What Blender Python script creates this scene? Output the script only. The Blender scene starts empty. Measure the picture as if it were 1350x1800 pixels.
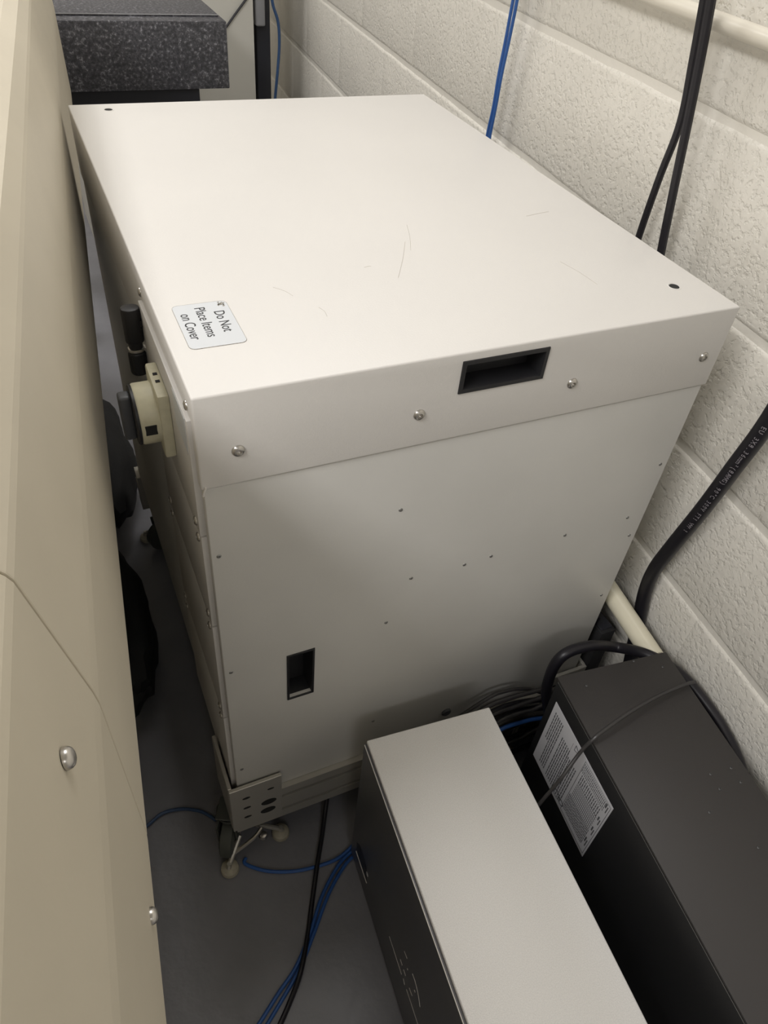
import bpy, bmesh, math, random
from mathutils import Matrix, Vector, noise
random.seed(4)
C = bpy.context.scene.collection
R = math.radians
# ------------------------------------------------------------------ camera
# camera solved from the cabinet's corners and the 8 inch block courses; world z = 0 is the floor
ZF = 0.95                       # the cover of the big cabinet stands 0.95 m above the floor
FPX, YAW, PIT, ROL = 1304.7, -0.4901, 0.8164, 0.1130
CAM = Vector((-0.0878, -0.5364, 0.3780 + ZF))
RM = Matrix.Rotation(YAW, 3, 'Z') @ Matrix.Rotation(PIT, 3, 'X') @ Matrix.Rotation(ROL, 3, 'Z')
cd = bpy.data.cameras.new('camera'); cam = bpy.data.objects.new('camera', cd); C.objects.link(cam)
cd.sensor_fit = 'VERTICAL'; cd.sensor_height = 24; cd.lens = 24 * FPX / 1800; cd.clip_start = 0.02
cam.matrix_world = Matrix.Translation(CAM) @ RM.to_4x4()
bpy.context.scene.camera = cam
# ------------------------------------------------------------------ light
vs = bpy.context.scene.view_settings
vs.view_transform = 'Standard'; vs.look = 'None'; vs.gamma = 1; vs.use_curve_mapping = False
vs.exposure = -0.06
w = bpy.data.worlds.new('world'); bpy.context.scene.world = w; w.use_nodes = True
w.node_tree.nodes['Background'].inputs[0].default_value = (0.9, 0.93, 1, 1)
w.node_tree.nodes['Background'].inputs[1].default_value = 0.10
def area(name, loc, sx, sy, watts, col=(1, 0.985, 0.975), rz=0):
    l = bpy.data.lights.new(name, 'AREA'); l.shape = 'RECTANGLE'; l.size = sx; l.size_y = sy
    l.energy = watts; l.color = col
    o = bpy.data.objects.new(name, l); C.objects.link(o); o.location = loc; o.rotation_euler = (0, 0, rz)
    return o
area('ceiling_or_fill_lamp', (0.42, 0.95, 2.80), 0.6, 1.2, 16)
area('ceiling_or_fill_lamp', (-0.75, -3.2, 2.80), 1.2, 0.6, 25)
area('ceiling_or_fill_lamp', (-1.65, -0.95, 2.80), 0.6, 1.2, 74)  # added fill light, out of view, to brighten the block wall
area('ceiling_or_fill_lamp', (-0.90, 2.20, 2.80), 0.6, 1.2, 36)  # added unseen fill for the far wall and the cabinet's left face

# ------------------------------------------------------------------ helpers
def ray(px):
    return RM @ Vector(((px[0] - 675) / FPX, -(px[1] - 900) / FPX, -1))
def on(px, n, c):
    n = Vector(n); d = ray(px); t = (c - n.dot(CAM)) / n.dot(d); return CAM + t * d
def onX(px, x): return on(px, (1, 0, 0), x)
def onY(px, y): return on(px, (0, 1, 0), y)
def onZ(px, z): return on(px, (0, 0, 1), z)
XW, KW = 0.7186, 0.0873
def onWall(px, off):
    return on(px, (1, -KW, 0), XW - off)

def tag(o, label=None, cat=None, group=None, kind=None):
    if label: o['label'] = label
    if cat: o['category'] = cat
    if group: o['group'] = group
    if kind: o['kind'] = kind
    return o
def empty(name, loc, rz=0, **k):
    o = bpy.data.objects.new(name, None); C.objects.link(o)
    o.location = loc; o.rotation_euler = (0, 0, rz); o.empty_display_size = .05
    return tag(o, **k)
def root_m(o):
    return Matrix.Translation(o.location) @ o.rotation_euler.to_matrix().to_4x4()

class MB:
    """collects shapes in one bmesh"""
    def __init__(s): s.bm = bmesh.new()
    def box(s, x0, x1, y0, y1, z0, z1, bev=0.0, seg=2, m=None):
        b = bmesh.new()
        bmesh.ops.create_cube(b, size=1)
        for v in b.verts:
            v.co = Vector((x0 + (v.co.x + .5) * (x1 - x0), y0 + (v.co.y + .5) * (y1 - y0), z0 + (v.co.z + .5) * (z1 - z0)))
        if bev: bmesh.ops.bevel(b, geom=b.edges[:], offset=bev, segments=seg, profile=.5, affect='EDGES')
        s.add(b, m)
    def add(s, b, m=None):
        if m is not None: bmesh.ops.transform(b, matrix=m, verts=b.verts[:])
        me = bpy.data.meshes.new('t'); b.to_mesh(me); b.free(); s.bm.from_mesh(me); bpy.data.meshes.remove(me)
    def lathe(s, prof, n=20, m=None):
        b = bmesh.new(); rings = []
        for r, z in prof:
            if r < 1e-6: rings.append([b.verts.new((0, 0, z))])
            else: rings.append([b.verts.new((r * math.cos(2 * math.pi * i / n), r * math.sin(2 * math.pi * i / n), z)) for i in range(n)])
        for a, c in zip(rings, rings[1:]):
            for i in range(n):
                j = (i + 1) % n
                if len(a) == 1 and len(c) == 1: continue
                if len(a) == 1: b.faces.new((a[0], c[i], c[j]))
                elif len(c) == 1: b.faces.new((a[i], a[j], c[0]))
                else: b.faces.new((a[i], a[j], c[j], c[i]))
        s.add(b, m)
    def prism(s, pts, h0, h1, bev=0, m=None, seg=2):
        """polygon in XY extruded from h0 to h1"""
        b = bmesh.new()
        lo = [b.verts.new((x, y, h0)) for x, y in pts]; hi = [b.verts.new((x, y, h1)) for x, y in pts]
        n = len(pts); b.faces.new(lo[::-1]); b.faces.new(hi)
        for i in range(n): b.faces.new((lo[i], lo[(i + 1) % n], hi[(i + 1) % n], hi[i]))
        bmesh.ops.recalc_face_normals(b, faces=b.faces[:])
        if bev: bmesh.ops.bevel(b, geom=b.edges[:], offset=bev, segments=seg, profile=.5, affect='EDGES')
        s.add(b, m)
    def tube(s, pts, r, n=10, smooth=6, rfun=None):
        P = catmull([Vector(p) for p in pts], smooth) if smooth else [Vector(p) for p in pts]
        b = bmesh.new(); rings = []; T0 = (P[1] - P[0]).normalized(); up = T0.orthogonal().normalized()
        for i, p in enumerate(P):
            T = (P[min(i + 1, len(P) - 1)] - P[max(i - 1, 0)]).normalized()
            up = (up - T * up.dot(T)).normalized(); side = T.cross(up)
            rr = rfun(i / (len(P) - 1)) * r if rfun else r
            rings.append([b.verts.new(p + (up * math.cos(2 * math.pi * k / n) + side * math.sin(2 * math.pi * k / n)) * rr) for k in range(n)])
        for a, c in zip(rings, rings[1:]):
            for i in range(n):
                b.faces.new((a[i], a[(i + 1) % n], c[(i + 1) % n], c[i]))
        b.faces.new(rings[0][::-1]); b.faces.new(rings[-1])
        s.add(b)
    def build(s, name, mat, parent=None, world=False, loc=None, smooth=True, **k):
        bm = s.bm
        bmesh.ops.recalc_face_normals(bm, faces=bm.faces[:])
        if world and parent is not None:
            bmesh.ops.transform(bm, matrix=root_m(parent).inverted(), verts=bm.verts[:])
        if loc is not None:
            bmesh.ops.translate(bm, vec=-Vector(loc), verts=bm.verts[:])
        me = bpy.data.meshes.new(name); bm.to_mesh(me); bm.free()
        me.materials.append(mat)
        if smooth:
            for p_ in me.polygons: p_.use_smooth = True
            me.set_sharp_from_angle(angle=R(35))
        o = bpy.data.objects.new(name, me); C.objects.link(o)
        if loc is not None: o.location = loc
        if parent is not None: o.parent = parent
        return tag(o, **k)
def catmull(P, n):
    out = []
    for i in range(len(P) - 1):
        a = P[max(i - 1, 0)]; b = P[i]; c = P[i + 1]; d = P[min(i + 2, len(P) - 1)]
        for k in range(n):
            t = k / n
            out.append(.5 * ((2 * b) + (c - a) * t + (2 * a - 5 * b + 4 * c - d) * t * t + (3 * b - a - 3 * c + d) * t ** 3))
    out.append(P[-1]); return out
def place(me, name, parent, mtx, mat=None, **k):
    """another object on shared mesh data, with its own transform"""
    o = bpy.data.objects.new(name, me); C.objects.link(o); o.parent = parent; o.matrix_local = mtx
    return tag(o, **k)
def AX(loc, axis):
    """matrix that puts local +z along axis at loc"""
    q = Vector((0, 0, 1)).rotation_difference(Vector(axis)); return Matrix.Translation(loc) @ q.to_matrix().to_4x4()

# ------------------------------------------------------------------ materials
def mat(name, col, rough=.5, metal=0., bump=0., bscale=200., spec=.5, var=0., vscale=6., coat=0., detail=3., bdist=.001):
    m = bpy.data.materials.new(name); m.use_nodes = True; nt = m.node_tree; N = nt.nodes; L = nt.links
    b = N['Principled BSDF']; b.inputs['Roughness'].default_value = rough; b.inputs['Metallic'].default_value = metal
    b.inputs['Specular IOR Level'].default_value = spec; b.inputs['Coat Weight'].default_value = coat
    b.inputs['Base Color'].default_value = (*col, 1)
    tc = N.new('ShaderNodeTexCoord')
    if var:
        n = N.new('ShaderNodeTexNoise'); n.inputs['Scale'].default_value = vscale; n.inputs['Detail'].default_value = 5
        L.new(tc.outputs['Object'], n.inputs['Vector'])
        r = N.new('ShaderNodeValToRGB'); r.color_ramp.elements[0].position = .3; r.color_ramp.elements[1].position = .7
        r.color_ramp.elements[0].color = (*[c * (1 - var) for c in col], 1); r.color_ramp.elements[1].color = (*[min(1, c * (1 + var)) for c in col], 1)
        L.new(n.outputs['Fac'], r.inputs['Fac']); L.new(r.outputs['Color'], b.inputs['Base Color'])
    if bump:
        n = N.new('ShaderNodeTexNoise'); n.inputs['Scale'].default_value = bscale; n.inputs['Detail'].default_value = detail
        L.new(tc.outputs['Object'], n.inputs['Vector'])
        u = N.new('ShaderNodeBump'); u.inputs['Strength'].default_value = bump; u.inputs['Distance'].default_value = bdist
        L.new(n.outputs['Fac'], u.inputs['Height']); L.new(u.outputs['Normal'], b.inputs['Normal'])
    return m
M = {}
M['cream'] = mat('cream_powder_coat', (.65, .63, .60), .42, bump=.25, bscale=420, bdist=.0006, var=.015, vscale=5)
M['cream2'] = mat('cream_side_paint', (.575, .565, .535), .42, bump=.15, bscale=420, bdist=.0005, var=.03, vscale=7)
M['beige'] = mat('beige_machine_enamel', (.56, .51, .41), .55, bump=.15, bscale=260, bdist=.0006, var=.03, vscale=8)
M['floor'] = mat('grey_floor_paint', (.22, .22, .24), .34, bump=.35, bscale=60, bdist=.002, var=.10, vscale=9)
M['alu'] = mat('anodised_aluminium', (.50, .48, .43), .42, metal=.55, bump=.05, bscale=300)
M['zinc'] = mat('zinc_plated_steel', (.55, .53, .50), .28, metal=.95)
M['zinc_dark'] = mat('dull_rivet_steel', (.30, .30, .29), .35, metal=.8)
M['dark_hole'] = mat('dark_hole', (.012, .012, .012), .8)
M['black_plastic'] = mat('black_plastic', (.012, .012, .014), .45, bump=.1, bscale=500)
M['grey_plastic'] = mat('dark_grey_plastic', (.075, .078, .085), .45)
M['switch'] = mat('aged_ivory_plastic', (.60, .57, .42), .42, var=.10, vscale=60)
M['sticker'] = mat('pale_grey_sticker', (.62, .64, .66), .35)
M['ink'] = mat('black_ink', (.02, .02, .022), .5)
M['wear'] = mat('worn_print_metal', (.25, .23, .19), .6, var=.5, vscale=400)
M['silver'] = mat('silver_grained_paint', (.90, .89, .875), .50, metal=.15, bump=.35, bscale=900, bdist=.0007, var=.07, vscale=800)
M['graphite'] = mat('graphite_side_panel', (.13, .13, .14), .36, metal=.3, bump=.08, bscale=700)
M['edge'] = mat('bright_cut_edge', (.78, .76, .73), .3, metal=.3)
M['black_paint'] = mat('black_textured_paint', (.031, .028, .027), .48, bump=.35, bscale=900, bdist=.0005)
M['black_side'] = mat('black_side_paint', (.008, .008, .009), .5)
M['plate_label'] = mat('white_rating_label', (.62, .62, .65), .4)
M['print'] = mat('grey_fine_print', (.09, .09, .10), .6)
M['cable_black'] = mat('black_cable_jacket', (.011, .010, .014), .42, spec=.45, bump=.1, bscale=90)
M['cable_blue'] = mat('blue_cable_jacket', (.030, .11, .36), .38, var=.1)
M['cable_navy'] = mat('navy_cable_jacket', (.03, .07, .16), .4)
M['cable_grey'] = mat('charcoal_cable_jacket', (.035, .033, .033), .4)
M['print_white'] = mat('faded_white_print', (.30, .28, .30), .6)
M['pipe'] = mat('cream_painted_pipe', (.66, .62, .53), .32, bump=.2, bscale=30, bdist=.001)
M['tube'] = mat('pale_enamel_tube', (.68, .64, .50), .3)
M['rubber'] = mat('grey_caster_rubber', (.07, .075, .065), .5)
M['foot'] = mat('stained_beige_pad', (.40, .37, .29), .6, var=.15, vscale=80)
M['panel_far'] = mat('pale_grey_cabinet_paint', (.60, .585, .53), .5)
M['dark_steel'] = mat('dark_blue_black_steel', (.014, .015, .022), .5)
M['grey_box'] = mat('mid_grey_plastic', (.26, .26, .27), .5)
M['bag'] = mat('matt_black_fabric', (.012, .012, .013), .8, bump=.4, bscale=40, bdist=.004)
M['mortar'] = mat('painted_mortar', (.75, .72, .65), .6, bump=.5, bscale=80, bdist=.002)
M['ceil'] = mat('white_ceiling', (.75, .74, .72), .8)
M['plaster'] = mat('cream_wall_paint', (.62, .585, .51), .6, bump=.2, bscale=80, bdist=.002)
def wall_mat():
    m = mat('painted_concrete_block', (.75, .72, .65), .40, var=.035, vscale=9)
    nt = m.node_tree; N = nt.nodes; L = nt.links; b = N['Principled BSDF']
    g = N.new('ShaderNodeNewGeometry')
    n1 = N.new('ShaderNodeTexNoise'); n1.inputs['Scale'].default_value = 115; n1.inputs['Detail'].default_value = 4; n1.inputs['Roughness'].default_value = .55
    n2 = N.new('ShaderNodeTexNoise'); n2.inputs['Scale'].default_value = 38; n2.inputs['Detail'].default_value = 2
    v = N.new('ShaderNodeTexVoronoi'); v.inputs['Scale'].default_value = 150; v.feature = 'SMOOTH_F1'
    for n in (n1, n2, v): L.new(g.outputs['Position'], n.inputs['Vector'])
    r = N.new('ShaderNodeValToRGB'); r.color_ramp.elements[0].position = .34; r.color_ramp.elements[1].position = .50
    L.new(n1.outputs['Fac'], r.inputs['Fac'])
    a = N.new('ShaderNodeMath'); a.operation = 'MULTIPLY_ADD'; L.new(n2.outputs['Fac'], a.inputs[0]); a.inputs[1].default_value = .8
    L.new(r.outputs['Color'], a.inputs[2])
    a2 = N.new('ShaderNodeMath'); a2.operation = 'MULTIPLY_ADD'; L.new(v.outputs['Distance'], a2.inputs[0]); a2.inputs[1].default_value = .5
    L.new(a.outputs[0], a2.inputs[2])
    u = N.new('ShaderNodeBump'); u.inputs['Strength'].default_value = .55; u.inputs['Distance'].default_value = .0016
    L.new(a2.outputs[0], u.inputs['Height']); L.new(u.outputs['Normal'], b.inputs['Normal'])
    return m
M['block'] = wall_mat()
def granite_mat():
    m = mat('speckled_black_granite', (.05, .05, .055), .45)
    nt = m.node_tree; N = nt.nodes; L = nt.links; b = N['Principled BSDF']; tc = N.new('ShaderNodeTexCoord')
    n = N.new('ShaderNodeTexNoise'); n.inputs['Scale'].default_value = 130; n.inputs['Detail'].default_value = 5; n.inputs['Roughness'].default_value = .7
    L.new(tc.outputs['Object'], n.inputs['Vector'])
    r = N.new('ShaderNodeValToRGB'); e = r.color_ramp.elements
    e[0].position = .40; e[0].color = (.030, .030, .036, 1); e[1].position = .72; e[1].color = (.34, .34, .37, 1)
    k = e.new(.56); k.color = (.075, .075, .085, 1)
    L.new(n.outputs['Fac'], r.inputs['Fac']); L.new(r.outputs['Color'], b.inputs['Base Color'])
    return m
M['granite'] = granite_mat()

# ------------------------------------------------------------------ the room
def struct(name, mb, m, **k): return mb.build(name, m, kind='structure', **k)
mb = MB(); mb.box(-3, 1.3, -6.1, 3.6, -.05, 0); struct('floor', mb, M['floor'])
mb = MB(); mb.box(-3, 1.3, -6.1, 3.6, 2.9, 2.95); struct('ceiling', mb, M['ceil'])
mb = MB(); mb.box(-3, 1.3, 3.5, 3.6, 0, 2.9); struct('wall_back', mb, M['plaster'])
mb = MB(); mb.box(-3, 1.3, -6.1, -6.0, 0, 2.9); struct('wall_front', mb, M['plaster'])
mb = MB(); mb.box(-3.1, -3, -6.1, 3.6, 0, 2.9); struct('wall_left', mb, M['plaster'])
# block wall: local y runs along the wall, local x goes into it
wa = math.atan(KW)
wall = empty('wall_right', (XW, 0, 0), -wa, kind='structure')
mb = MB(); mb.box(.0035, .06, -5.9, 3.45, 0, 2.9); mb.build('mortar', M['mortar'], wall)
BH, BL = .2032, .4064
def block_mesh(L_, H_, seed):
    """front face at x = 0 with softly broken top and bottom arrises"""
    rnd = random.Random(seed); b = bmesh.new(); n = max(2, int(L_ / .05)); rows = []
    prof = [(.030, 0), (.0038, 0), (.0010, .0035), (0, .008), (0, H_ - .008), (.0010, H_ - .0035), (.0038, H_), (.030, H_)]
    ys = [0, .005] + [L_ * i / n for i in range(1, n)] + [L_ - .005, L_]
    for i, y in enumerate(ys):
        ex = .0012 if i in (0, len(ys) - 1) else 0
        j0, j1 = rnd.uniform(-.0008, .0008), rnd.uniform(-.0008, .0008)
        rows.append([b.verts.new((x + (ex if x < .03 else 0), y, z + (j0 if z < H_ / 2 else j1))) for x, z in prof])
    for a, c in zip(rows, rows[1:]):
        for k in range(len(prof) - 1): b.faces.new((a[k], a[k + 1], c[k + 1], c[k]))
    b.faces.new(rows[0][::-1]); b.faces.new(rows[-1])
    bmesh.ops.recalc_face_normals(b, faces=b.faces[:])
    me = bpy.data.meshes.new('block'); b.to_mesh(me); b.free(); me.materials.append(M['block'])
    for p_ in me.polygons: p_.use_smooth = True
    me.set_sharp_from_angle(angle=R(40))
    return me
GAPH, GAPV = .009, .0
bms = [block_mesh(BL - GAPV, BH - GAPH, s_) for s_ in range(5)]
low = block_mesh(BL - GAPV, .0624 - GAPH / 2, 9); top_ = block_mesh(BL - GAPV, .05, 10)
for n in range(-4, 11):
    z = .672 + BH * n
    y0 = .10 if n % 2 == 1 else .305
    for i in range(-15, 9):
        y = y0 + i * BL
        if y < -5.9 or y + BL > 3.4: continue
        if z < 0: me, zz = low, .0005
        elif z + BH > 2.9: continue
        else: me, zz = bms[(i * 3 + n) % 5], z + GAPH / 2
        place(me, 'block', wall, Matrix.Translation((random.uniform(0, .0008), y + GAPV / 2, zz)))

# conduit clipped to the wall
r_ = .0105
P = [onWall((1120, -13), .016), onWall((1350, 68), .016)]
d = (P[1] - P[0]); d.z = 0; d.normalize()
zc = (P[0].z + P[1].z) / 2; a = Vector((P[0].x, P[0].y, zc))
mb = MB(); mb.tube([a - d * 2.2, a + d * .0, a + d * 1.9], r_, 16, 0); 
cond = mb.build('conduit_pipe', M['pipe'], loc=a); tag(cond, 'horizontal cream painted conduit pipe running along the upper block wall', 'pipe')

# ------------------------------------------------------------------ big cream cabinet
W, D = .6287, .8364
ZT = ZF; ZB = ZF - .75; HL = .106
cab = empty('equipment_cabinet', (W / 2, D / 2, 0), label='tall cream sheet metal cabinet on casters beside the block wall', cat='cabinet')
def pocket_box(x0, x1, y0, y1, z0, z1, pk, depth, bev):
    b = bmesh.new(); px0, px1, pz0, pz1 = pk
    v = lambda x, y, z: b.verts.new((x, y, z))
    o = [v(x0, y0, z0), v(x1, y0, z0), v(x1, y0, z1), v(x0, y0, z1)]
    i = [v(px0, y0, pz0), v(px1, y0, pz0), v(px1, y0, pz1), v(px0, y0, pz1)]
    k = [v(px0, y0 + depth, pz0), v(px1, y0 + depth, pz0), v(px1, y0 + depth, pz1), v(px0, y0 + depth, pz1)]
    q = [v(x0, y1, z0), v(x1, y1, z0), v(x1, y1, z1), v(x0, y1, z1)]
    for a_ in range(4):
        c_ = (a_ + 1) % 4
        b.faces.new((o[a_], o[c_], i[c_], i[a_])); b.faces.new((i[a_], i[c_], k[c_], k[a_])); b.faces.new((o[a_], o[c_], q[c_], q[a_]))
    b.faces.new(k); b.faces.new(q)
    bmesh.ops.recalc_face_normals(b, faces=b.faces[:])
    es = [e for e in b.edges if all(vv in o or vv in q for vv in e.verts)]
    bmesh.ops.bevel(b, geom=es, offset=bev, segments=3, profile=.5, affect='EDGES')
    return b
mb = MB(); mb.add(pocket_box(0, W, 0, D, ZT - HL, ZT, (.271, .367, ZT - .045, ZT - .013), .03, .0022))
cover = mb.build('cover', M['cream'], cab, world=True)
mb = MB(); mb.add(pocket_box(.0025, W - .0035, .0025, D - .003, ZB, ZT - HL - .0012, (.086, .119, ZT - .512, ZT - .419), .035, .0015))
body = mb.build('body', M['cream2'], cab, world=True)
# white folded tab at the front corner of the cover
mb = MB(); mb.tube([(.0045, -.001, ZT - HL + .004), (.002, -.001, ZT - HL - .003), (.0015, -.001, ZT - HL - .006)], .0012, 6, 2); mb.build('corner_tab', M['edge'], cab, world=True)

# pull handles: bezel and cup
def cup(mbx, x0, x1, z0, z1, yf, bez, depth, slope, th=.0015):
    """bezel ring proud of the face and a dished cup going in"""
    b = bmesh.new()
    def ring(ix, iz0, iz1, y): return [b.verts.new(c) for c in ((x0 + ix, y, z0 + iz0), (x1 - ix, y, z0 + iz0), (x1 - ix, y, z1 - iz1), (x0 + ix, y, z1 - iz1))]
    rs = [ring(0, 0, 0, yf), ring(.0004, .0004, .0004, yf - th), ring(bez, bez, bez, yf - th), ring(bez + .0008, bez + .0008, bez + .0008, yf),
          ring(bez + slope * .5, bez + .002, bez + .002, yf + depth)]
    for a_, c_ in zip(rs, rs[1:]):
        for i in range(4): b.faces.new((a_[i], a_[(i + 1) % 4], c_[(i + 1) % 4], c_[i]))
    b.faces.new(rs[-1]); mbx.add(b)
mb = MB(); cup(mb, .2675, .3705, ZT - .048, ZT - .0095, 0, .0045, .024, .006)
mb.build('recessed_handle', M['black_plastic'], cab, world=True, label='black recessed pull handle in the cover front')
mb = MB(); cup(mb, .083, .1215, ZT - .516, ZT - .4145, .0025, .003, .028, .006)
mb.build('recessed_handle', M['black_plastic'], cab, world=True, label='narrow dark upright recess low on the cabinet front')

# fasteners
def screw_mesh(name, r, h, m, socket=True, n=16):
    b = MB()
    pr = [(r * 1.0, -.0005), (r, h * .15), (r * .93, h * .5), (r * .75, h * .82), (r * .48, h)]
    pr += [(r * .42, h), (r * .40, h * .35), (0, h * .3)] if socket else [(0, h * 1.05)]
    b.lathe(pr, n)
    me = bpy.data.meshes.new(name); b.bm.normal_update(); bmesh.ops.recalc_face_normals(b.bm, faces=b.bm.faces[:]); b.bm.to_mesh(me); b.bm.free()
    me.materials.append(m)
    for p_ in me.polygons: p_.use_smooth = True
    me.set_sharp_from_angle(angle=R(40)); return me
S_big = screw_mesh('screw', .0066, .0034, M['zinc']); S_mid = screw_mesh('screw', .0052, .003, M['zinc'])
S_rivet = screw_mesh('rivet', .0027, .0010, M['zinc_dark'], n=12)
S_black = screw_mesh('screw', .0022, .0011, mat('black_oxide_steel', (.10, .10, .10), .4, metal=.7), n=10)
iv = root_m(cab).inverted()
for x, z in ((.038, .0655), (.226, .0650), (.414, .0630), (.603, .0620)):
    place(S_big, 'screw', cab, iv @ AX((x, .0002, ZT - z), (0, -1, 0)))
for px in ((706, 899), (386, 981), (995, 943), (865, 980), (818, 995), (724, 1019), (680, 1097), (407, 1185), (1163, 818), (1105, 912), (1108, 943), (1059, 1048), (1231, 665), (657, 1270), (426, 1355)):
    p_ = onY(px, 0); place(S_rivet, 'rivet', cab, iv @ AX((p_.x, .0026, p_.z), (0, -1, 0)))
p_ = onY((785, 1253), 0); mb = MB(); mb.lathe([(.0085, 0), (.0085, .003), (.007, .0045), (0, .0045)], 18, AX((p_.x, .003, p_.z), (0, -1, 0))); mb.build('rubber_plug', M['grey_plastic'], cab, world=True)
for x, y in ((.057, .804), (.582, .062)):
    mb = MB(); mb.lathe([(.0085, -.0004), (.0085, .0003), (.0068, .0006), (.0064, -.0002), (.0, -.0002)], 20, AX((x, y, ZT), (0, 0, 1)))
    g = mb.build('mounting_grommet', M['cream'], cab, world=True)
    mb = MB(); mb.lathe([(.0062, 0), (.0060, .0004), (0, .0004)], 18, AX((x, y, ZT - .0001), (0, 0, 1)))
    h = mb.build('hole', M['dark_hole'], cab, world=True); h.parent = g

# panels on the left side (x just below 0)
zs = [(ZT - .179, ZT - .032), (ZT - .329, ZT - .181), (ZT - .528, ZT - .331), (ZB + .004, ZT - .530)]
for k, (z0, z1) in enumerate(zs):
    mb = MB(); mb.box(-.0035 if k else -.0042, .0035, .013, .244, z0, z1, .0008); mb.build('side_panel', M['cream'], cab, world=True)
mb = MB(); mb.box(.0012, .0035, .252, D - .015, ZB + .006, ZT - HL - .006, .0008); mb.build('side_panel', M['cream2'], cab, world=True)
for y, z, xo in ((.026, .024, 0), (.246, .024, 0), (.027, .168, -.0042), (.027, .192, -.0035), (.027, .318, -.0035), (.027, .342, -.0035), (.232, .318, -.0035), (.232, .342, -.0035),
             (.027, .517, -.0035), (.027, .541, -.0035), (.232, .517, -.0035), (.232, .541, -.0035)):
    place(S_mid, 'screw', cab, iv @ AX((xo + .0004, y, ZT - z), (-1, 0, 0)))
# rating sticker beside the switch
mb = MB(); mb.box(-.0046, -.0040, .020, .072, ZT - .075, ZT - .034); mb.build('rating_sticker', M['sticker'], cab, world=True, label='small grey sticker beside the switch')

# main rotary switch on the side panel
sw = MB(); sw.box(-.0160, -.0040, .100, .166, ZT - .140, ZT - .062, .0025, 2)
base = sw.build('switch_plate', M['switch'], cab, world=True, label='aged ivory square switch base')
for dy in (.128, .142):
    nb = MB(); nb.box(-.0120, -.0075, dy - .002, dy + .002, ZT - .0625, ZT - .0613); q = nb.build('notch', M['dark_hole'], cab, world=True); q.parent = base
cy, cz = .133, ZT - .101
sw = MB(); sw.lathe([(.0325, 0), (.0325, .018), (.0312, .0202), (.010, .0202), (0, .0202)], 40, AX((-.0155, cy, cz), (-1, 0, 0)))
rot = sw.build('switch_housing', M['switch'], cab, world=True)
nb = MB(); nb.box(-.032, -.020, cy - .0326, cy - .022, cz - .006, cz + .006, .0005, 1); q = nb.build('housing_window', M['dark_hole'], cab, world=True); q.parent = rot
sw = MB(); sw.lathe([(.0320, 0), (.0320, .0026), (.0305, .0036), (0, .0036)], 40, AX((-.0356, cy, cz), (-1, 0, 0)))
disc = sw.build('switch_disc', M['black_plastic'], cab, world=True)
sw = MB(); sw.box(-.0510, -.0385, cy - .0075, cy + .0075, cz - .027, cz + .027, .003, 3)
q = sw.build('switch_handle', M['grey_plastic'], cab, world=True); q.parent = disc

# black latch made of two upright rounded barrels with a steel link
def stadium(cx, cy_, a, b_, n=10):
    pts = []
    for i in range(n + 1): t = -math.pi / 2 + math.pi * i / n; pts.append((cx + a + b_ * math.cos(t), cy_ + b_ * math.sin(t)))
    for i in range(n + 1): t = math.pi / 2 + math.pi * i / n; pts.append((cx - a + b_ * math.cos(t), cy_ + b_ * math.sin(t)))
    return pts
lx, ly = -.0145, .2400
mb = MB(); mb.prism(stadium(lx, ly, .0015, .0088), ZT - .079, ZT - .037, .0015); mb.lathe([(.0078, 0), (.0078, .008)], 20, Matrix.Translation((lx, ly, ZT - .086)))
la = mb.build('latch_knob', M['black_plastic'], cab, world=True)
mb = MB(); mb.prism(stadium(lx, ly, .0012, .0082), ZT - .0905, ZT - .0865, .0008); mb.box(-.014, -.003, ly - .004, ly + .004, ZT - .09, ZT - .087); q = mb.build('latch_link', M['zinc'], cab, world=True); q.parent = la
mb = MB(); mb.prism(stadium(lx, ly, .0012, .0086), ZT - .121, ZT - .091, .0035, None, 3); mb.build('latch_body', M['black_plastic'], cab, world=True)
mb = MB(); mb.box(-.014, -.0030, ly - .006, ly + .006, ZT - .060, ZT - .052, .001); q = mb.build('latch_arm', M['black_plastic'], cab, world=True); q.parent = la

# warning sticker with its print
def rrect(x0, x1, y0, y1, r, n=5):
    P = []
    for cx, cy2, t0 in ((x1 - r, y1 - r, 0), (x0 + r, y1 - r, 90), (x0 + r, y0 + r, 180), (x1 - r, y0 + r, 270)):
        for i in range(n + 1): t = R(t0 + 90 * i / n); P.append((cx + r * math.cos(t), cy2 + r * math.sin(t)))
    return P
st = MB(); st.prism(rrect(.0175, .0725, .0765, .1605, .006), ZT + .0001, ZT + .0005)
stick = st.build('warning_sticker', M['sticker'], cab, world=True, label='pale grey sticker reading Do Not Place Items on Cover')
def text_mesh(body_, size, m, mtx, name, parent, ext=.00008, sx=1.0, mat_=None, bold=0.0, **k):
    cu = bpy.data.curves.new('t', 'FONT'); cu.body = body_; cu.size = size; cu.extrude = ext; cu.align_x = 'LEFT'; cu.resolution_u = 3; cu.offset = bold
    to = bpy.data.objects.new('t', cu); C.objects.link(to)
    dg = bpy.context.evaluated_depsgraph_get(); me = bpy.data.meshes.new_from_object(to.evaluated_get(dg)); bpy.data.objects.remove(to)
    me.transform(Matrix.Diagonal((sx, 1, 1, 1))); me.transform(mtx); me.transform(root_m(parent).inverted() if parent.parent is None else root_m(parent.parent).inverted())
    me.materials.clear(); me.materials.append(m)
    o = bpy.data.objects.new(name, me); C.objects.link(o); o.parent = parent; return tag(o, **k)
Rt = Matrix.Rotation(-math.pi / 2, 4, 'Z')
for s_, x, y, ln in (('Do Not', .0555, .1410, None), ('Place Items', .0385, .1520, None), ('on Cover', .0225, .1425, None)):
    text_mesh(s_, .0152, M['ink'], Matrix.Translation((x, y, ZT + .0006)) @ Rt, 'lettering', stick, sx=.84)
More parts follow.
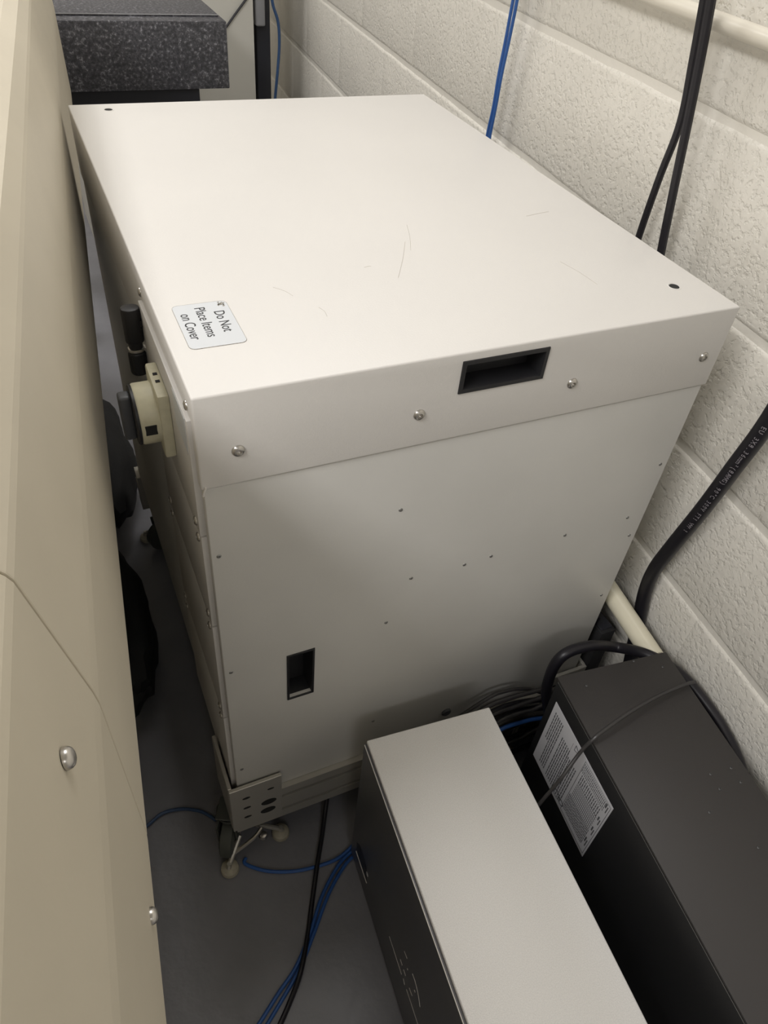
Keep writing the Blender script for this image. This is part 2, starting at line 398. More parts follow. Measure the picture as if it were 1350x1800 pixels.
# hairline outline and the worn corner
ol = rrect(.0175, .0725, .0765, .1605, .006)
mb = MB(); mb.tube([(x, y, ZT + .0003) for x, y in ol] + [(ol[0][0], ol[0][1], ZT + .0003)], .00030, 4, 0); q = mb.build('sticker_edge', M['wear'], cab, world=True); q.parent = stick
mb = MB()
for i in range(14):
    x, y = .0655 + random.gauss(0, .0018), .1545 + random.gauss(0, .0016); a = random.uniform(0, 6)
    mb.prism([(x + .0012 * math.cos(a + t) * random.uniform(.5, 1.3), y + .0012 * math.sin(a + t) * random.uniform(.5, 1.3)) for t in (0, 1.3, 2.6, 3.9, 5.1)], ZT + .0005, ZT + .0007)
q = mb.build('worn_spot', M['wear'], cab, world=True); q.parent = stick
# fine scratches in the cover paint
mb = MB()
for a_, b_ in (((480, 505), (515, 520)), ((700, 488), (712, 425)), ((985, 460), (1050, 500)), ((925, 380), (965, 372)), ((560, 540), (575, 556)), ((640, 470), (652, 468)), ((715, 395), (722, 440))):
    p0, p1 = onZ(a_, ZT + .0001), onZ(b_, ZT + .0001); md = (p0 + p1) / 2 + Vector((.002, .001, 0))
    mb.tube([p0, md, p1], .00022, 3, 3)
mb.build('scratch', mat('scratch_mark', (.45, .42, .37), .6), cab, world=True, kind='stuff')

# ---- frame of slotted aluminium rail, corner brackets, casters
def rail(along, a0, a1, c, z0, z1, out, name='frame_rail'):
    """profile extruded along x or y; c is the outer face, out its outward sign"""
    H_ = z1 - z0; g = .0042
    def P2():
        q = [(0, 0), (0, H_ * .22), (-.030, H_ * .22), (-.030, H_ * .31), (0, H_ * .31), (0, H_ * .69), (-.030, H_ * .69), (-.030, H_ * .78), (0, H_ * .78), (0, H_), (-.042, H_), (-.042, 0)]
        return q
    b = bmesh.new(); ends = []
    for t in (a0, a1):
        ends.append([b.verts.new((t, c + out * d_, z0 + h_) if along == 'x' else (c + out * d_, t, z0 + h_)) for d_, h_ in P2()])
    n = len(ends[0]); b.faces.new(ends[0]); b.faces.new(ends[1][::-1])
    for i in range(n): b.faces.new((ends[0][i], ends[0][(i + 1) % n], ends[1][(i + 1) % n], ends[1][i]))
    m_ = MB(); m_.add(b); return m_.build(name, M['alu'], cab, world=True)
z0, z1 = ZF - .846, ZB - .0004
rail('x', -.006, W + .006, -.006, z0, z1, -1); rail('x', -.006, W + .006, D + .006, z0, z1, 1)
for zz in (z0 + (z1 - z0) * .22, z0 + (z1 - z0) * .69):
    mb = MB(); mb.box(-.004, W + .004, -.001, .003, zz, zz + (z1 - z0) * .09); mb.build('slot_shade', M['dark_steel'], cab, world=True)  # dark strips stand in for the shade inside the front rail's grooves
rail('y', .037, D - .037, .012, z0, z1, -1); rail('y', .037, D - .037, W + .006, z0, z1, 1)
def hole_plate(u0, u1, z0, z1, holes, slots, th):
    """plate in local (u, z) with real holes faked by dark recessed discs set into it"""
    return None
def bracket(sx, sy, cx, cy_):
    """L shaped corner plate: sx, sy point outward from the corner (cx, cy_)"""
    m_ = MB(); zb, zt = ZF - .838, ZF - .705
    xa, xb = sorted((cx + sx * .012, cx - sx * .070)); ya, yb = sorted((cy_ + sy * .0065, cy_ + sy * .0125))
    m_.box(xa, xb, ya, yb, zb, zt, .0008, 1)
    xa2, xb2 = sorted((cx + sx * .0065, cx + sx * .0125)); ya2, yb2 = sorted((cy_ + sy * .0065, cy_ - sy * .090))
    m_.box(xa2, xb2, ya2, yb2, zb, zt, .0008, 1)
    o = m_.build('corner_bracket', M['alu'], cab, world=True)
    # holes are black discs just proud of the plate, with bolt sockets in the slots
    def disc(u, z, r1, r2):
        h_ = MB(); h_.lathe([(1, -.0003), (1, .0002), (.9, .0003), (0, .0003)], 18, AX((cx - sx * u, cy_ + sy * .0125, z), (0, sy, 0)) @ Matrix.Diagonal((r1, r2, 1, 1)))
        q_ = h_.build('bolt_hole', M['dark_hole'], cab, world=True); q_.parent = o
    for zz in (.738, .770, .801): disc(.013, ZF - zz, .0062, .0032)
    disc(.052, ZF - .735, .0055, .0028)
    disc(.048, ZF - .776, .0125, .0085); disc(.046, ZF - .803, .0125, .0085)
    return o
for sx, sy, cx, cy_ in ((-1, -1, 0, .006), (1, -1, W, .006)):
    bracket(sx, sy, cx, cy_)
def caster(x, y, az):
    """levelling caster under a corner: yoke, wheel, two pads on a lever arm"""
    T = Matrix.Translation((x, y, 0)) @ Matrix.Rotation(az, 4, 'Z')
    m_ = MB()
    m_.box(-.020, .020, -.020, .020, .100, .1035, .001, 1, T)          # top plate
    m_.lathe([(.022, .092), (.022, .100)], 20, T)
    for s_ in (-1, 1):
        m_.prism([(-.020, .094), (.020, .094), (.014, .030), (0, .024), (-.014, .030)], s_ * .0155 - .0015, s_ * .0155 + .0015, 0, T @ Matrix.Translation((-.012, 0, 0)) @ Matrix.Rotation(math.pi / 2, 4, 'X'))
    root_ = m_.build('caster', M['rubber'], cab, world=True)
    m_ = MB(); m_.lathe([(.012, -.012), (.033, -.012), (.0405, -.009), (.041, 0), (.0405, .009), (.033, .012), (.012, .012)], 28, T @ Matrix.Translation((-.012, 0, .0415)) @ Matrix.Rotation(math.pi / 2, 4, 'X'))
    q_ = m_.build('wheel', M['rubber'], cab, world=True); q_.parent = root_
    m_ = MB(); m_.lathe([(.0, -.0185), (.006, -.018), (.006, .018), (0, .0185)], 12, T @ Matrix.Translation((-.012, 0, .0415)) @ Matrix.Rotation(math.pi / 2, 4, 'X'))
    q_ = m_.build('axle', M['zinc'], cab, world=True); q_.parent = root_
    return root_
def foot(root_, x, y, jx, jy):
    m_ = MB(); m_.lathe([(.0130, 0), (.0155, .004), (.0145, .012), (.009, .016), (0, .017)], 24, Matrix.Translation((x, y, 0)))
    q_ = m_.build('levelling_pad', M['foot'], cab, world=True); q_.parent = root_
    m_ = MB(); m_.tube([(x, y, .012), (x, y, .022), (jx, jy, .050)], .0042, 8, 3); m_.tube([(x, y, .010), (x, y, .028)], .004, 8, 0)
    q_ = m_.build('stem', M['alu'], cab, world=True); q_.parent = root_
c1 = caster(-.008, .038, R(63)); foot(c1, -.028, -.018, .000, .012); foot(c1, .070, .009, .030, .020)
m_ = MB(); m_.tube([(-.014, -.006, .034), (.020, -.004, .058), (.036, .004, .066)], .0035, 8, 3); m_.lathe([(0, -.008), (.006, -.005), (.008, 0), (.006, .005), (0, .008)], 12, Matrix.Translation((.036, -.004, .052)))
q = m_.build('lever', M['zinc'], cab, world=True); q.parent = c1
c2 = caster(W - .045, .045, R(120)); foot(c2, W - .10, -.002, W - .06, .03); foot(c2, W - .02, .0, W - .05, .03)
c3 = caster(.04, D - .06, R(20)); foot(c3, -.010, D - .03, .03, D - .05)
c4 = caster(W - .04, D - .06, R(160)); foot(c4, W - .04, D - .0, W - .04, D - .05)

# ------------------------------------------------------------------ beige machine at left, seen from very near
U = Vector((math.sin(R(5.33)), math.cos(R(5.33)), 0)); NV = Vector((U.y, -U.x, 0))
mach = empty('machine_enclosure', (-.45, .2, 0), -R(5.33), label='beige folded sheet metal machine enclosure looming along the left edge', cat='machine')
# profile (distance along NV, height above the cover plane)
prof = [(-.31, -.95 + .002), (-.29, -.50), (-.110, -.230), (-.0872, -.192), (-.0868, -.184), (-.0897, -.009), (-.0912, .004), (-.1085, .103), (-.1108, .108), (-.122, .122), (-.140, .129), (-.75, .135), (-.75, -.948)]
def mach_part(a0, a1, name, roundend=0):
    b = bmesh.new(); n = len(prof); ends = []
    for a in (a0, a1):
        ends.append([b.verts.new(NV * p_ + U * a + Vector((0, 0, z + ZF))) for p_, z in prof])
    b.faces.new(ends[0]); b.faces.new(ends[1][::-1])
    for i in range(n): b.faces.new((ends[0][i], ends[0][(i + 1) % n], ends[1][(i + 1) % n], ends[1][i]))
    bmesh.ops.recalc_face_normals(b, faces=b.faces[:])
    es = [e for e in b.edges if e.calc_face_angle(0) > R(60)]
    bmesh.ops.bevel(b, geom=es, offset=.0012, segments=2, profile=.5, affect='EDGES')
    m_ = MB(); m_.add(b); return m_.build(name, M['beige'], mach, world=True, smooth=False)
SEAM = -.2766
mach_part(SEAM + .0006, 1.62, 'rear_guard'); mach_part(-1.30, SEAM - .0006, 'front_guard')
mb = MB()
b = bmesh.new(); inner = [(p_ - .004 if p_ > -.7 else p_ + .004, z - .0035) for p_, z in prof[1:-1]]
lo = [b.verts.new(NV * p_ + U * (SEAM - .02) + Vector((0, 0, z + ZF))) for p_, z in inner]; hi = [b.verts.new(NV * p_ + U * (SEAM + .02) + Vector((0, 0, z + ZF))) for p_, z in inner]
for i in range(len(lo) - 1): b.faces.new((lo[i], lo[i + 1], hi[i + 1], hi[i]))
mb.add(b); mb.build('seam_backing', M['dark_hole'], mach, world=True)
S_bolt = screw_mesh('bolt', .0056, .0040, M['zinc'], socket=False, n=20)
ivm = root_m(mach).inverted()
def surf(px):   # point on the guard seen at a pixel, through the vertical face or the leaning face
    return None
nlean = (NV * .113 + Vector((0, 0, .0173))).normalized()
p1 = on((116, 1333), nlean, nlean.dot(NV * -.0912 + Vector((0, 0, .004 + ZF))))
place(S_bolt, 'bolt', mach, ivm @ AX(p1, nlean))
p2 = on((266, 1610), NV, -.0868)
place(S_bolt, 'bolt', mach, ivm @ AX(p2 , NV))

# ------------------------------------------------------------------ silver tower
def frame(o, yaw):
    return Matrix.Translation(o) @ Matrix.Rotation(-yaw, 4, 'Z')
SY = R(4.4); so = Vector((.173, -.066, 0)); Sw, Sd, Sh = .195, .46, ZF - .57
silver = empty('computer_tower', so, -SY, label='silver topped computer tower with a dark graphite side panel', cat='computer')
# local: x to the right, y toward the big cabinet (case occupies y from -Sd to 0)
mb = MB(); mb.box(.0035, Sw, -Sd, 0, .012, Sh, .0020, 3); mb.build('case', M['silver'], silver)
mb = MB(); mb.box(-.0005, .0028, -Sd + .004, -.002, .014, Sh - .0035, .0008, 2); side = mb.build('side_panel', M['graphite'], silver, label='dark graphite side panel')
for x, y in ((.02, -.03), (Sw - .02, -.03), (.02, -Sd + .03), (Sw - .02, -Sd + .03)):
    mb = MB(); mb.lathe([(.011, 0), (.012, .012)], 16, Matrix.Translation((x, y, 0))); mb.build('foot', M['black_plastic'], silver)
SN = Vector((math.cos(SY), -math.sin(SY), 0))
def on_s(px): return root_m(silver).inverted() @ on(px, SN, SN.dot(so) - .0005)
def bar(m_, a_, b_, wd=.0012, dx=.0006):
    p0, p1 = on_s(a_), on_s(b_); m_.tube([p0 + Vector((-.0001, 0, 0)), p1 + Vector((-.0001, 0, 0))], wd / 2, 5, 0)
def cr(x, y): return (590 + x * 210 / 1112, 1460 + y * 340 / 1800)
mb = MB(); mb.tube([(-.0004, -Sd + .006, Sh - .0037), (-.0004, -.004, Sh - .0037)], .0007, 5, 0); mb.build('bright_edge', M['edge'], side)
# latch slot: dark pocket, bright lower lip and a pale tab
mb = MB(); q4 = [on_s(cr(*t)) for t in ((197, 105), (222, 130), (288, 340), (292, 480), (197, 190))]
b = bmesh.new(); vv = [b.verts.new(p_ + Vector((-.0003, 0, 0))) for p_ in q4]; b.faces.new(vv); mb.add(b)
slot = mb.build('latch_slot', M['black_plastic'], side, smooth=False)
mb = MB(); bar(mb, cr(192, 190), cr(290, 488), .0022); q = mb.build('slot_lip', M['edge'], slot)
tb = on_s(cr(294, 405)); mb = MB(); mb.lathe([(0, -.004), (.0045, -.003), (.006, 0), (.0045, .003), (0, .004)], 14, Matrix.Translation(tb + Vector((.002, 0, 0))) @ Matrix.Diagonal((.55, 1, 1.5, 1))); q = mb.build('slot_tab', M['plate_label'], slot)
# engraved bright marks lower on the panel, each a part of its own
for pl in (((500, 985), (614, 1338)), ((630, 1378), (643, 1435)), ((660, 1478), (765, 1800), (830, 2010)), ((603, 1198), (620, 1254)), ((634, 1294), (652, 1352)), ((640, 1122), (666, 1190)), ((668, 1282), (672, 1298)), ((686, 1464), (712, 1538)), ((734, 1482), (741, 1506)), ((716, 1332), (740, 1402), (762, 1490), (778, 1580), (786, 1640))):
    mb = MB(); mb.tube([on_s(cr(*t)) for t in pl], .00055, 5, 0); mb.build('engraved_line', M['edge'], side)

# ------------------------------------------------------------------ black tower
BY = R(6.5); bo = Vector((.4510, -.1065, 0)); Bw, Bd, Bh = .183, .62, ZF - .50
black = empty('power_unit', bo, -BY, label='black metal tower case with a white rating label on its side, next to the wall', cat='electronics')
mb = MB(); mb.box(.0045, Bw - .0045, -Bd + .004, -.004, .012, Bh - .006, .001, 1); inner_ = mb.build('case', M['black_side'], black)
mb = MB(); mb.box(0, Bw, -Bd, 0, Bh - .0042, Bh, .0010, 2); mb.build('top_cover', M['black_paint'], black)
mb = MB(); mb.box(.0018, .0045, -Bd + .002, -.002, .02, Bh - .0085, .0006, 2); mb.box(Bw - .0045, Bw - .0018, -Bd + .002, -.002, .02, Bh - .0085, .0006, 2); mb.build('side_cover', M['black_side'], black)
mb = MB(); mb.tube([(.0022, -Bd + .004, Bh - .0092), (.0022, -.004, Bh - .0092)], .0006, 5, 0); mb.build('bright_edge', M['zinc_dark'], black)
for x, y in ((.025, -.04), (Bw - .025, -.04), (.025, -Bd + .04), (Bw - .025, -Bd + .04)):
    mb = MB(); mb.lathe([(.012, 0), (.013, .012)], 16, Matrix.Translation((x, y, 0))); mb.build('foot', M['black_plastic'], black)
ivb = root_m(black).inverted()
for px in ((1031, 1205), (1114, 1162), (1165, 1172), (1285, 1350), (1249, 1361), (1302, 1375), (1265, 1387), (1247, 1428), (1333, 1490)):
    p_ = ivb @ onZ(px, Bh); 
    if 0 < p_.x < Bw and p_.y < 0: place(S_black, 'screw', black, Matrix.Translation((p_.x, p_.y, Bh)))
# rating label
BN = Vector((math.cos(BY), -math.sin(BY), 0))
la0, la1, lz0, lz1 = -.181, -.016, ZF - .694, ZF - .541
mb = MB(); mb.box(.0012, .0019, la0, la1, lz0, lz1); lab = mb.build('rating_label', M['plate_label'], black, label='white printed rating label')
LX = .0011
def lbox(m_, u0, u1, v0, v1):   # u from the cabinet end (0) to the near end (1), v from top (0) to bottom (1)
    y1, y0 = la1 + (la0 - la1) * u0, la1 + (la0 - la1) * u1; z1_, z0_ = lz1 + (lz0 - lz1) * v0, lz1 + (lz0 - lz1) * v1
    m_.box(LX - .0001, LX + .0003, y0, y1, z0_, z1_)
def lframe(m_, u0, u1, v0, v1, t=.004):
    lbox(m_, u0, u1, v0, v0 + t); lbox(m_, u0, u1, v1 - t, v1); lbox(m_, u0, u0 + t, v0, v1); lbox(m_, u1 - t, u1, v0, v1)
mb = MB(); rn = random.Random(3)
def words(u, v0, v1, h):      # a line of print running down the label
    v = v0
    while v < v1:
        l_ = rn.uniform(.02, .07); lbox(mb, u, u + h, v, min(v + l_, v1)); v += l_ + .011
for i in range(6): words(.05 + i * .026, .10 if i > 1 else .10, .92 if i > 1 else .55, .011)
for i in range(6): words(.235 + i * .026, .22, .93, .011)
for i in range(6): words(.385 + i * .026, .30, .93, .011)
lframe(mb, .37, .372, .08, .93, .0015)
for i in range(22): words(.575 + i * .0165, .06, .20, .006)
for i in range(14): words(.60 + i * .023, .22, .36, .009)
for i in range(18): lbox(mb, .60 + i * .018, .603 + i * .018, .36, .60)
for i in range(7): lbox(mb, .60, .92, .36 + i * .04, .365 + i * .04)
for i in range(24): words(.58 + i * .0145, .62, .90, .007)
for v0, v1 in ((.05, .12), (.30, .36), (.50, .57), (.72, .80)): lbox(mb, .93, .945, v0, v1); lbox(mb, .955, .965, v0 + .02, v1 + .05)
lframe(mb, .565, .985, .035, .965, .004)
mb.build('fine_print', M['print'], lab, kind='stuff')
mb = MB()
def tri(m_, u, v, s_):
    P_ = [(u, v), (u + s_, v + s_ * .55), (u, v + s_ * 1.1), (u, v)]
    m_.tube([(LX, la1 + (la0 - la1) * a, lz1 + (lz0 - lz1) * c) for a, c in P_], .0007, 4, 0)
tri(mb, .41, .05, .07); mb.build('warning_triangle', M['print'], lab)
mb = MB()
for (u, v, r1) in ((.455, .90, .010), (.53, .90, .0075)):
    mb.tube([(LX, la1 + (la0 - la1) * u + r1 * math.cos(t * .5236), lz1 + (lz0 - lz1) * v + r1 * .7 * math.sin(t * .5236)) for t in range(13)], .0008, 4, 0)
mb.build('approval_mark', M['print'], lab)

# ------------------------------------------------------------------ cables
def cable(name, pts, r, m, label, group=None, n=10, sm=8, loc=None):
    m_ = MB(); m_.tube(pts, r, n, sm); zmin = min(pts, key=lambda p_: p_[2])
    return m_.build(name, m, loc=loc or Vector(zmin), label=label, cat='cable', group=group)
cable('hanging_cable', [onWall((1258, -120), .05), onWall((1239, -10), .045), onWall((1219, 100), .038), onWall((1196, 215), .034), onWall((1160, 310), .032), onWall((1125, 410), .03), onWall((1108, 470), .028), onWall((1085, 600), .026)], .0052, M['cable_black'],
      'left one of two black cords hanging down the wall behind the cream cabinet')
cable('hanging_cable', [onWall((1270, -120), .062), onWall((1252, -10), .058), onWall((1232, 100), .05), onWall((1207, 225), .046), onWall((1185, 330), .042), onWall((1163, 438), .036), onWall((1153, 500), .03), onWall((1140, 620), .028)], .0060, M['cable_black'],
      'right one of two black cords hanging down the wall behind the cream cabinet')
for k, (dx, gl) in enumerate(((0, 'left strand of the bright blue network cables hanging down the wall'), (1, 'right strand of the bright blue network cables hanging down the wall'))):
    cable('network_cable', [onWall((914 + 4 * dx, -60), .035), onWall((902 + 7 * dx, 0), .035), onWall((889 + 6 * dx, 70), .033), onWall((877 + 5 * dx, 130), .032), onWall((867 + 4 * dx, 190), .031), onWall((857 + 5 * dx, 235), .03), onWall((850 + 5 * dx, 280), .028)], .0030, M['cable_blue'], gl)
# thick power cable coming down in front of the wall
tk = [onWall((1440, 590), .06), onWall((1352, 738), .05), onWall((1290, 822), .045), onWall((1235, 895), .035), onWall((1180, 962), .028), onWall((1150, 1002), .024), onWall((1134, 1040), .018), onWall((1124, 1085), .015), onWall((1108, 1160), .015), onWall((1085, 1260), .015)]
thick = cable('power_cable', tk, .0112, M['cable_black'], 'thick black power cable with white print slanting down the block wall', n=16)
# its white print, character by character along the jacket
path = catmull([Vector(p_) for p_ in tk], 24)
dist = [0]
for a, b in zip(path, path[1:]): dist.append(dist[-1] + (b - a).length)
def at_len(s_):
    for i in range(len(dist) - 1):
        if dist[i + 1] >= s_: t = (s_ - dist[i]) / (dist[i + 1] - dist[i]); return path[i].lerp(path[i + 1], t), (path[i + 1] - path[i]).normalized()
    return path[-1], (path[-1] - path[-2]).normalized()
s0 = min(range(len(path)), key=lambda i: (path[i] - tk[1]).length); s_ = dist[s0] + .006
sep = Vector((-.75, -.45, .25)).normalized()
gl_ = []
for ch in 'EU 3X8.36mm²(8AWG) 90°C 300V FT1 VW-1':
    if ch != ' ':
        p_, T = at_len(s_); nn = sep - T * sep.dot(T); nn.normalize(); up = nn.cross(T)
        cu = bpy.data.curves.new('t', 'FONT'); cu.body = ch; cu.size = .0085; cu.align_x = 'CENTER'; cu.align_y = 'CENTER'; cu.resolution_u = 2; cu.extrude = .00015
        to = bpy.data.objects.new('t', cu); C.objects.link(to); dg = bpy.context.evaluated_depsgraph_get()
        me = bpy.data.meshes.new_from_object(to.evaluated_get(dg)); bpy.data.objects.remove(to)
        mt = Matrix((T, up, nn)).transposed().to_4x4(); mt.translation = p_ + nn * .01095
        me.transform(mt); gl_.append(me)
    s_ += .0064 if ch != ' ' else .006
bmx = bmesh.new()
for me in gl_: bmx.from_mesh(me); bpy.data.meshes.remove(me)
bmesh.ops.translate(bmx, vec=-thick.location, verts=bmx.verts[:])
me = bpy.data.meshes.new('cable_print'); bmx.to_mesh(me); bmx.free(); me.materials.append(M['print_white'])
o = bpy.data.objects.new('cable_print', me); C.objects.link(o); o.parent = thick
# coil of thick cable behind the black tower
cable('power_cable', [onY((985, 1330), -.055), onY((962, 1240), -.055), onY((966, 1190), -.055), onY((990, 1152), -.055), onY((1035, 1136), -.055), onY((1085, 1138), -.062), onZ((1140, 1152), ZF - .532), onZ((1196, 1186), ZF - .541), onWall((1245, 1243), .028), onWall((1283, 1305), .026), onWall((1306, 1365), .026), onWall((1318, 1440), .028), onWall((1310, 1530), .03)],
      .0088, M['cable_black'], 'thick black cable looping behind and around the black tower', n=14)
# thin cord lying over the black tower
cable('thin_cord', [onZ((1222, 1199), Bh + .004), onZ((1205, 1203), Bh + .006), onZ((1160, 1222), Bh + .012), onZ((1110, 1250), Bh + .017), onZ((1060, 1285), Bh + .014), onZ((1040, 1302), Bh + .005), onZ((1018, 1325), Bh - .02), onZ((985, 1370), Bh - .05), onZ((955, 1405), Bh - .085), onZ((935, 1430), Bh - .12), onZ((915, 1460), Bh - .16)],
      .0026, M['cable_grey'], 'thin charcoal cord draped across the top of the black tower')
# bundle in the channel between cream cabinet and the two towers
bun = [((850, 1232), (885, 1216), (925, 1211), (965, 1222), -.020, .0032), ((850, 1246), (890, 1229), (930, 1218), (960, 1214), -.030, .0040), ((860, 1260), (900, 1244), (940, 1230), (965, 1226), -.034, .0034), ((870, 1272), (905, 1256), (935, 1248), (965, 1240), -.040, .0034)]
gn = ('topmost black cord of the bundle between the cream cabinet and the black tower', 'second black cord from the top in the bundle between cabinet and towers', 'third black cord down in the bundle between cabinet and towers', 'fourth black cord down in the bundle, just above the blue one')
for i, (a, b_, c_, d_, yy, rr) in enumerate(bun):
    cable('bundled_or_filler_cord', [onY((a[0] - 90, a[1] + 60), yy), onY(a, yy), onY(b_, yy), onY(c_, yy), onY(d_, yy), onY((d_[0] + 60, d_[1] + 20), yy)], rr, M['cable_grey'], gn[i])
cable('bundled_or_filler_cord', [onY((840, 1310), -.042), onY((880, 1282), -.042), (onY((915, 1270), -.042)), onY((945, 1263), -.042), onY((985, 1262), -.042)], .0036, M['cable_blue'], 'blue cord in the dark gap between the silver and black towers')
cable('bundled_or_filler_cord', [onY((860, 1330), -.035), onY((895, 1306), -.035), (onY((915, 1298), -.035)), onY((935, 1286), -.035), onY((985, 1262), -.035)], .0036, M['cable_grey'], 'lowest charcoal cord of the bundle, under the blue one')
for k, (da, db, yy, rr, lb) in enumerate(((-8, -6, -.014, .0050, 'added rearmost black cord against the cabinet face, darkening the shaded channel behind the bundle'), (12, 8, -.016, .0055, 'added thick black cord darkening the channel behind the second and third cords of the bundle'), (34, 26, -.016, .0060, 'added thick black cord darkening the channel behind the blue cord of the bundle'), (58, 46, -.020, .0060, 'added black cord darkening the gap low down below the blue cord'), (84, 70, -.024, .0060, 'added black cord darkening the gap near the floor between the two towers'))):
    cable('bundled_or_filler_cord', [onY((790, 1300 + da), yy), onY((860, 1262 + da), yy), onY((900, 1245 + (da + db) / 2), yy), onY((950, 1236 + db), yy), onY((1010, 1236 + db), yy)], rr, M['cable_black'], lb)  # extra dark cords added to stand in for shade in the channel
ab = empty('adapter_box', (W + .032, .13, 0), label='dark boxy adapter low in the narrow gap between the cream cabinet and the wall', cat='electronics')
mb = MB(); mb.box(W + .0145, W + .046, -.005, .30, 0, .335, .004, 2); mb.build('housing', M['bag'], ab, world=True)
mb = MB(); mb.box(W + .018, W + .042, .002, .29, .335, .338, .001, 1); mb.build('lid', M['dark_steel'], ab, world=True)
cable('side_cord', [onX((1052, 1082), W + .018), onX((1030, 1125), W + .018), onX((1018, 1165), W + .018), onX((1005, 1215), W + .018)], .0045, M['cable_black'], 'black cord running down beside the right edge of the cream cabinet')
# cords on the floor
e = .0035
fb = [onZ(t, e) for t in ((258, 1452), (285, 1430), (320, 1422), (355, 1427), (380, 1442))]
cable('floor_cable', [onZ((205, 1490), e)] + fb, .0030, M['cable_navy'], 'dim blue cable curving on the dark floor left of the caster')
cable('floor_cable', [onZ(t, e) for t in ((432, 1508), (432, 1519), (470, 1531), (520, 1531), (570, 1519), (596, 1507), (614, 1492), (640, 1465), (680, 1430))], .0030, M['cable_blue'], 'blue cable curving from the caster foot toward the silver tower')
cable('floor_cable', [onZ(t, e + .0002) for t in ((650, 1475), (614, 1500), (592, 1525), (566, 1575), (545, 1640), (520, 1700), (490, 1745), (455, 1800), (420, 1850))], .0030, M['cable_blue'], 'blue cable running down the floor to the bottom edge, left strand')
cable('floor_cable', [onZ(t, e + .0002) for t in ((655, 1485), (620, 1506), (600, 1530), (576, 1575), (552, 1640), (528, 1700), (503, 1745), (470, 1800), (440, 1850))], .0030, M['cable_blue'], 'blue cable running down the floor to the bottom edge, right strand')
cable('floor_cable', [onZ((588, 1330), .07), onZ((578, 1385), .05), onZ((572, 1425), .02), onZ((566, 1470), .0105), onZ((557, 1525), .0105), onZ((548, 1590), .0045), onZ((540, 1650), .0045), onZ((528, 1710), .0105), onZ((510, 1760), .0045), onZ((488, 1810), .0045), onZ((470, 1850), .0045)],
      .0040, M['cable_black'], 'black cable dropping from the frame and crossing the blue cables on the floor')

# pale tube between the cabinet and the wall
a, b_ = onWall((1074, 1042), .060), onWall((1141, 1143), .060); dw = (a - b_).normalized()
mb = MB(); mb.tube([a + dw * .55, a, b_ - dw * .016], .0165, 20, 0)
mb.build('enamel_tube', M['tube'], loc=a, label='pale round tube lying low between the cream cabinet and the block wall', cat='tube')

# ------------------------------------------------------------------ beyond the cabinet
G = empty('surface_plate', (.28, 1.98, 0), -R(1.5), label='thick speckled black granite surface plate behind the cream cabinet', cat='surface plate')
gy = 1.75; ztop, zbot = ZF - .063, ZF - .223
gx1 = onY((398, 38), gy).x
mb = MB(); mb.box(gx1 - .62, gx1, gy, gy + .46, zbot, ztop, .003, 2); mb.build('granite_slab', M['granite'], G, world=True)
mb = MB(); mb.box(gx1 - .60, gx1 - .008, gy + .055, gy + .45, ztop - .001, ztop + .005, .0015, 2); mb.build('raised_ledge', M['granite'], G, world=True)
mb = MB(); mb.box(gx1 - .60, gx1 - .008, gy + .0535, gy + .0552, ztop + .0032, ztop + .0052); mb.build('pale_ledge_edge', mat('pale_edge_stone', (.33, .33, .34), .5), G, world=True)  # paler strip along the front of the raised ledge
std = empty('plate_stand', (.2, 1.98, 0), label='dark steel stand carrying the granite surface plate', cat='stand')
mb = MB(); mb.box(gx1 - .56, onY((350, 165), gy + .03).x, gy + .02, gy + .42, zbot - .05, zbot - .0005, .002, 1); mb.build('frame', M['dark_steel'], std, world=True)
for x in (gx1 - .54, gx1 - .10):
    for y in (gy + .04, gy + .38):
        mb = MB(); mb.box(x - .02, x + .02, y - .02, y + .02, 0, zbot - .05, .002, 1); mb.build('leg', M['dark_steel'], std, world=True)
cy0 = 2.32
cx1 = onY((448, 100), cy0).x; cxl = onY((330, 60), cy0).x
fc = empty('storage_cabinet', (cx1 - .25, cy0 + .2, 0), label='pale grey upright cabinet standing behind the granite plate', cat='cabinet')
mb = MB(); mb.box(cx1 - .62, cx1, cy0, cy0 + .45, 0, 1.55, .003, 2); mb.build('body', M['panel_far'], fc, world=True)
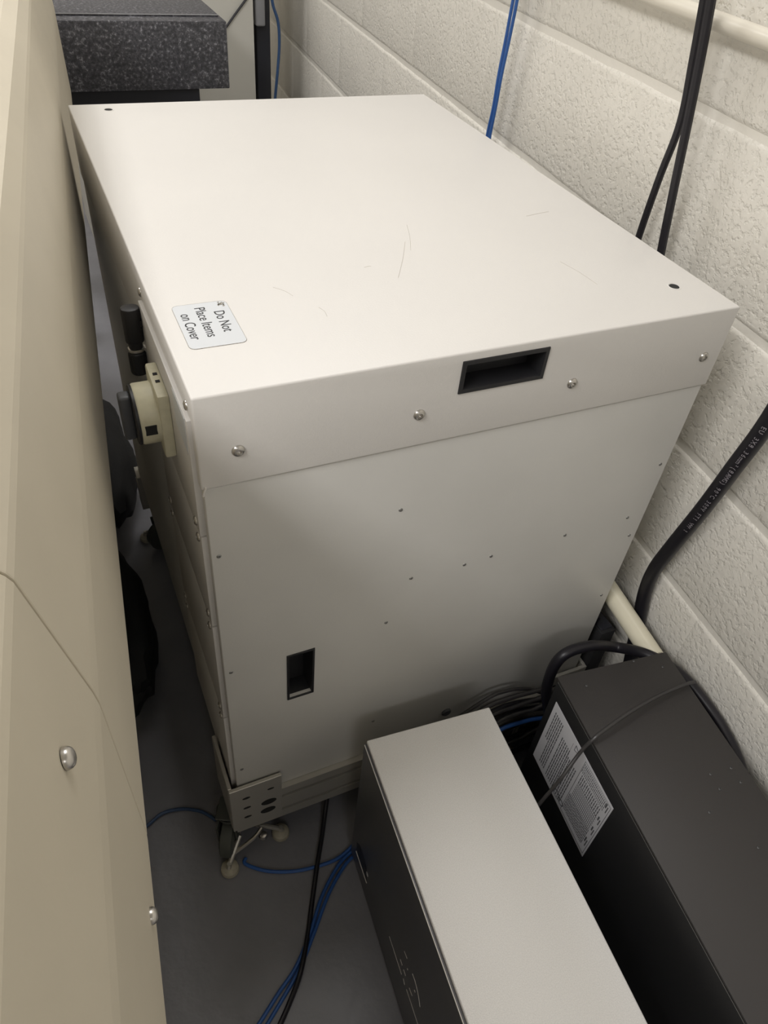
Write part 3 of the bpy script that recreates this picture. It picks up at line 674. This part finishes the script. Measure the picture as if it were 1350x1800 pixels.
mb = MB(); mb.tube([onY((436, -6), cy0 - .006), onY((396, 50), cy0 - .006), onY((360, 110), cy0 - .006)], .0035, 6, 3)
mb.build('draped_wire', M['cable_black'], loc=onY((396, 50), cy0 - .006), label='dark wire slanting across the pale cabinet behind the granite plate', cat='cable')
p0 = onY((450, 100), 2.36); p1 = onY((476, 100), 2.36)
mb = MB(); mb.box(p0.x + .004, p1.x, 2.36, 2.44, 0, 1.5, .003, 2)
mb.build('support_post', M['dark_steel'], loc=(p0.x + .02, 2.40, 0), label='dark upright post between the pale cabinet and the block wall', cat='post')
q0 = onY((451, 0), 2.30); q1 = onY((471, 50), 2.30)
mb = MB(); mb.box(q0.x + .004, q1.x, 2.325, 2.3595, q1.z, q1.z + .30, .006, 3)
mb.build('wall_charger', M['grey_box'], loc=(q0.x + .02, 2.34, q1.z), label='grey plastic box fixed on the dark post at the far wall', cat='electronics')
cable('far_cable', [onY((474, -40), 2.28), onY((479, 5), 2.28), onY((489, 40), 2.28), onY((491, 80), 2.28), onY((488, 125), 2.28), onY((484, 170), 2.28), onY((480, 230), 2.28)], .005, M['cable_navy'], 'dark blue cable curving down by the far post')

# dark things on the floor in the gap left of the cabinet
def lump(name, c, r, seed, label, cat, m):
    b = bmesh.new(); bmesh.ops.create_icosphere(b, subdivisions=4, radius=1)
    for v in b.verts:
        k_ = 1 + .22 * noise.noise(v.co * 1.6 + Vector((seed, 0, 0))) + .08 * noise.noise(v.co * 5 + Vector((0, seed, 0)))
        v.co = Vector((v.co.x * r[0] * k_, v.co.y * r[1] * k_, max(-.98 * r[2], v.co.z * r[2] * k_)))
    m_ = MB(); m_.add(b, Matrix.Translation(c)); return m_.build(name, m, loc=(c[0], c[1], 0), label=label, cat=cat)
lump('fabric_bag', (-.118, .50, .10), (.072, .20, .10), 3.1, 'nearer slumped black bag on the floor in the dark gap left of the cream cabinet', 'bag', M['bag'])
lump('fabric_bag', (-.080, 1.02, .11), (.085, .22, .11), 7.7, 'farther black bag on the floor in the gap, toward the granite plate', 'bag', M['bag'])
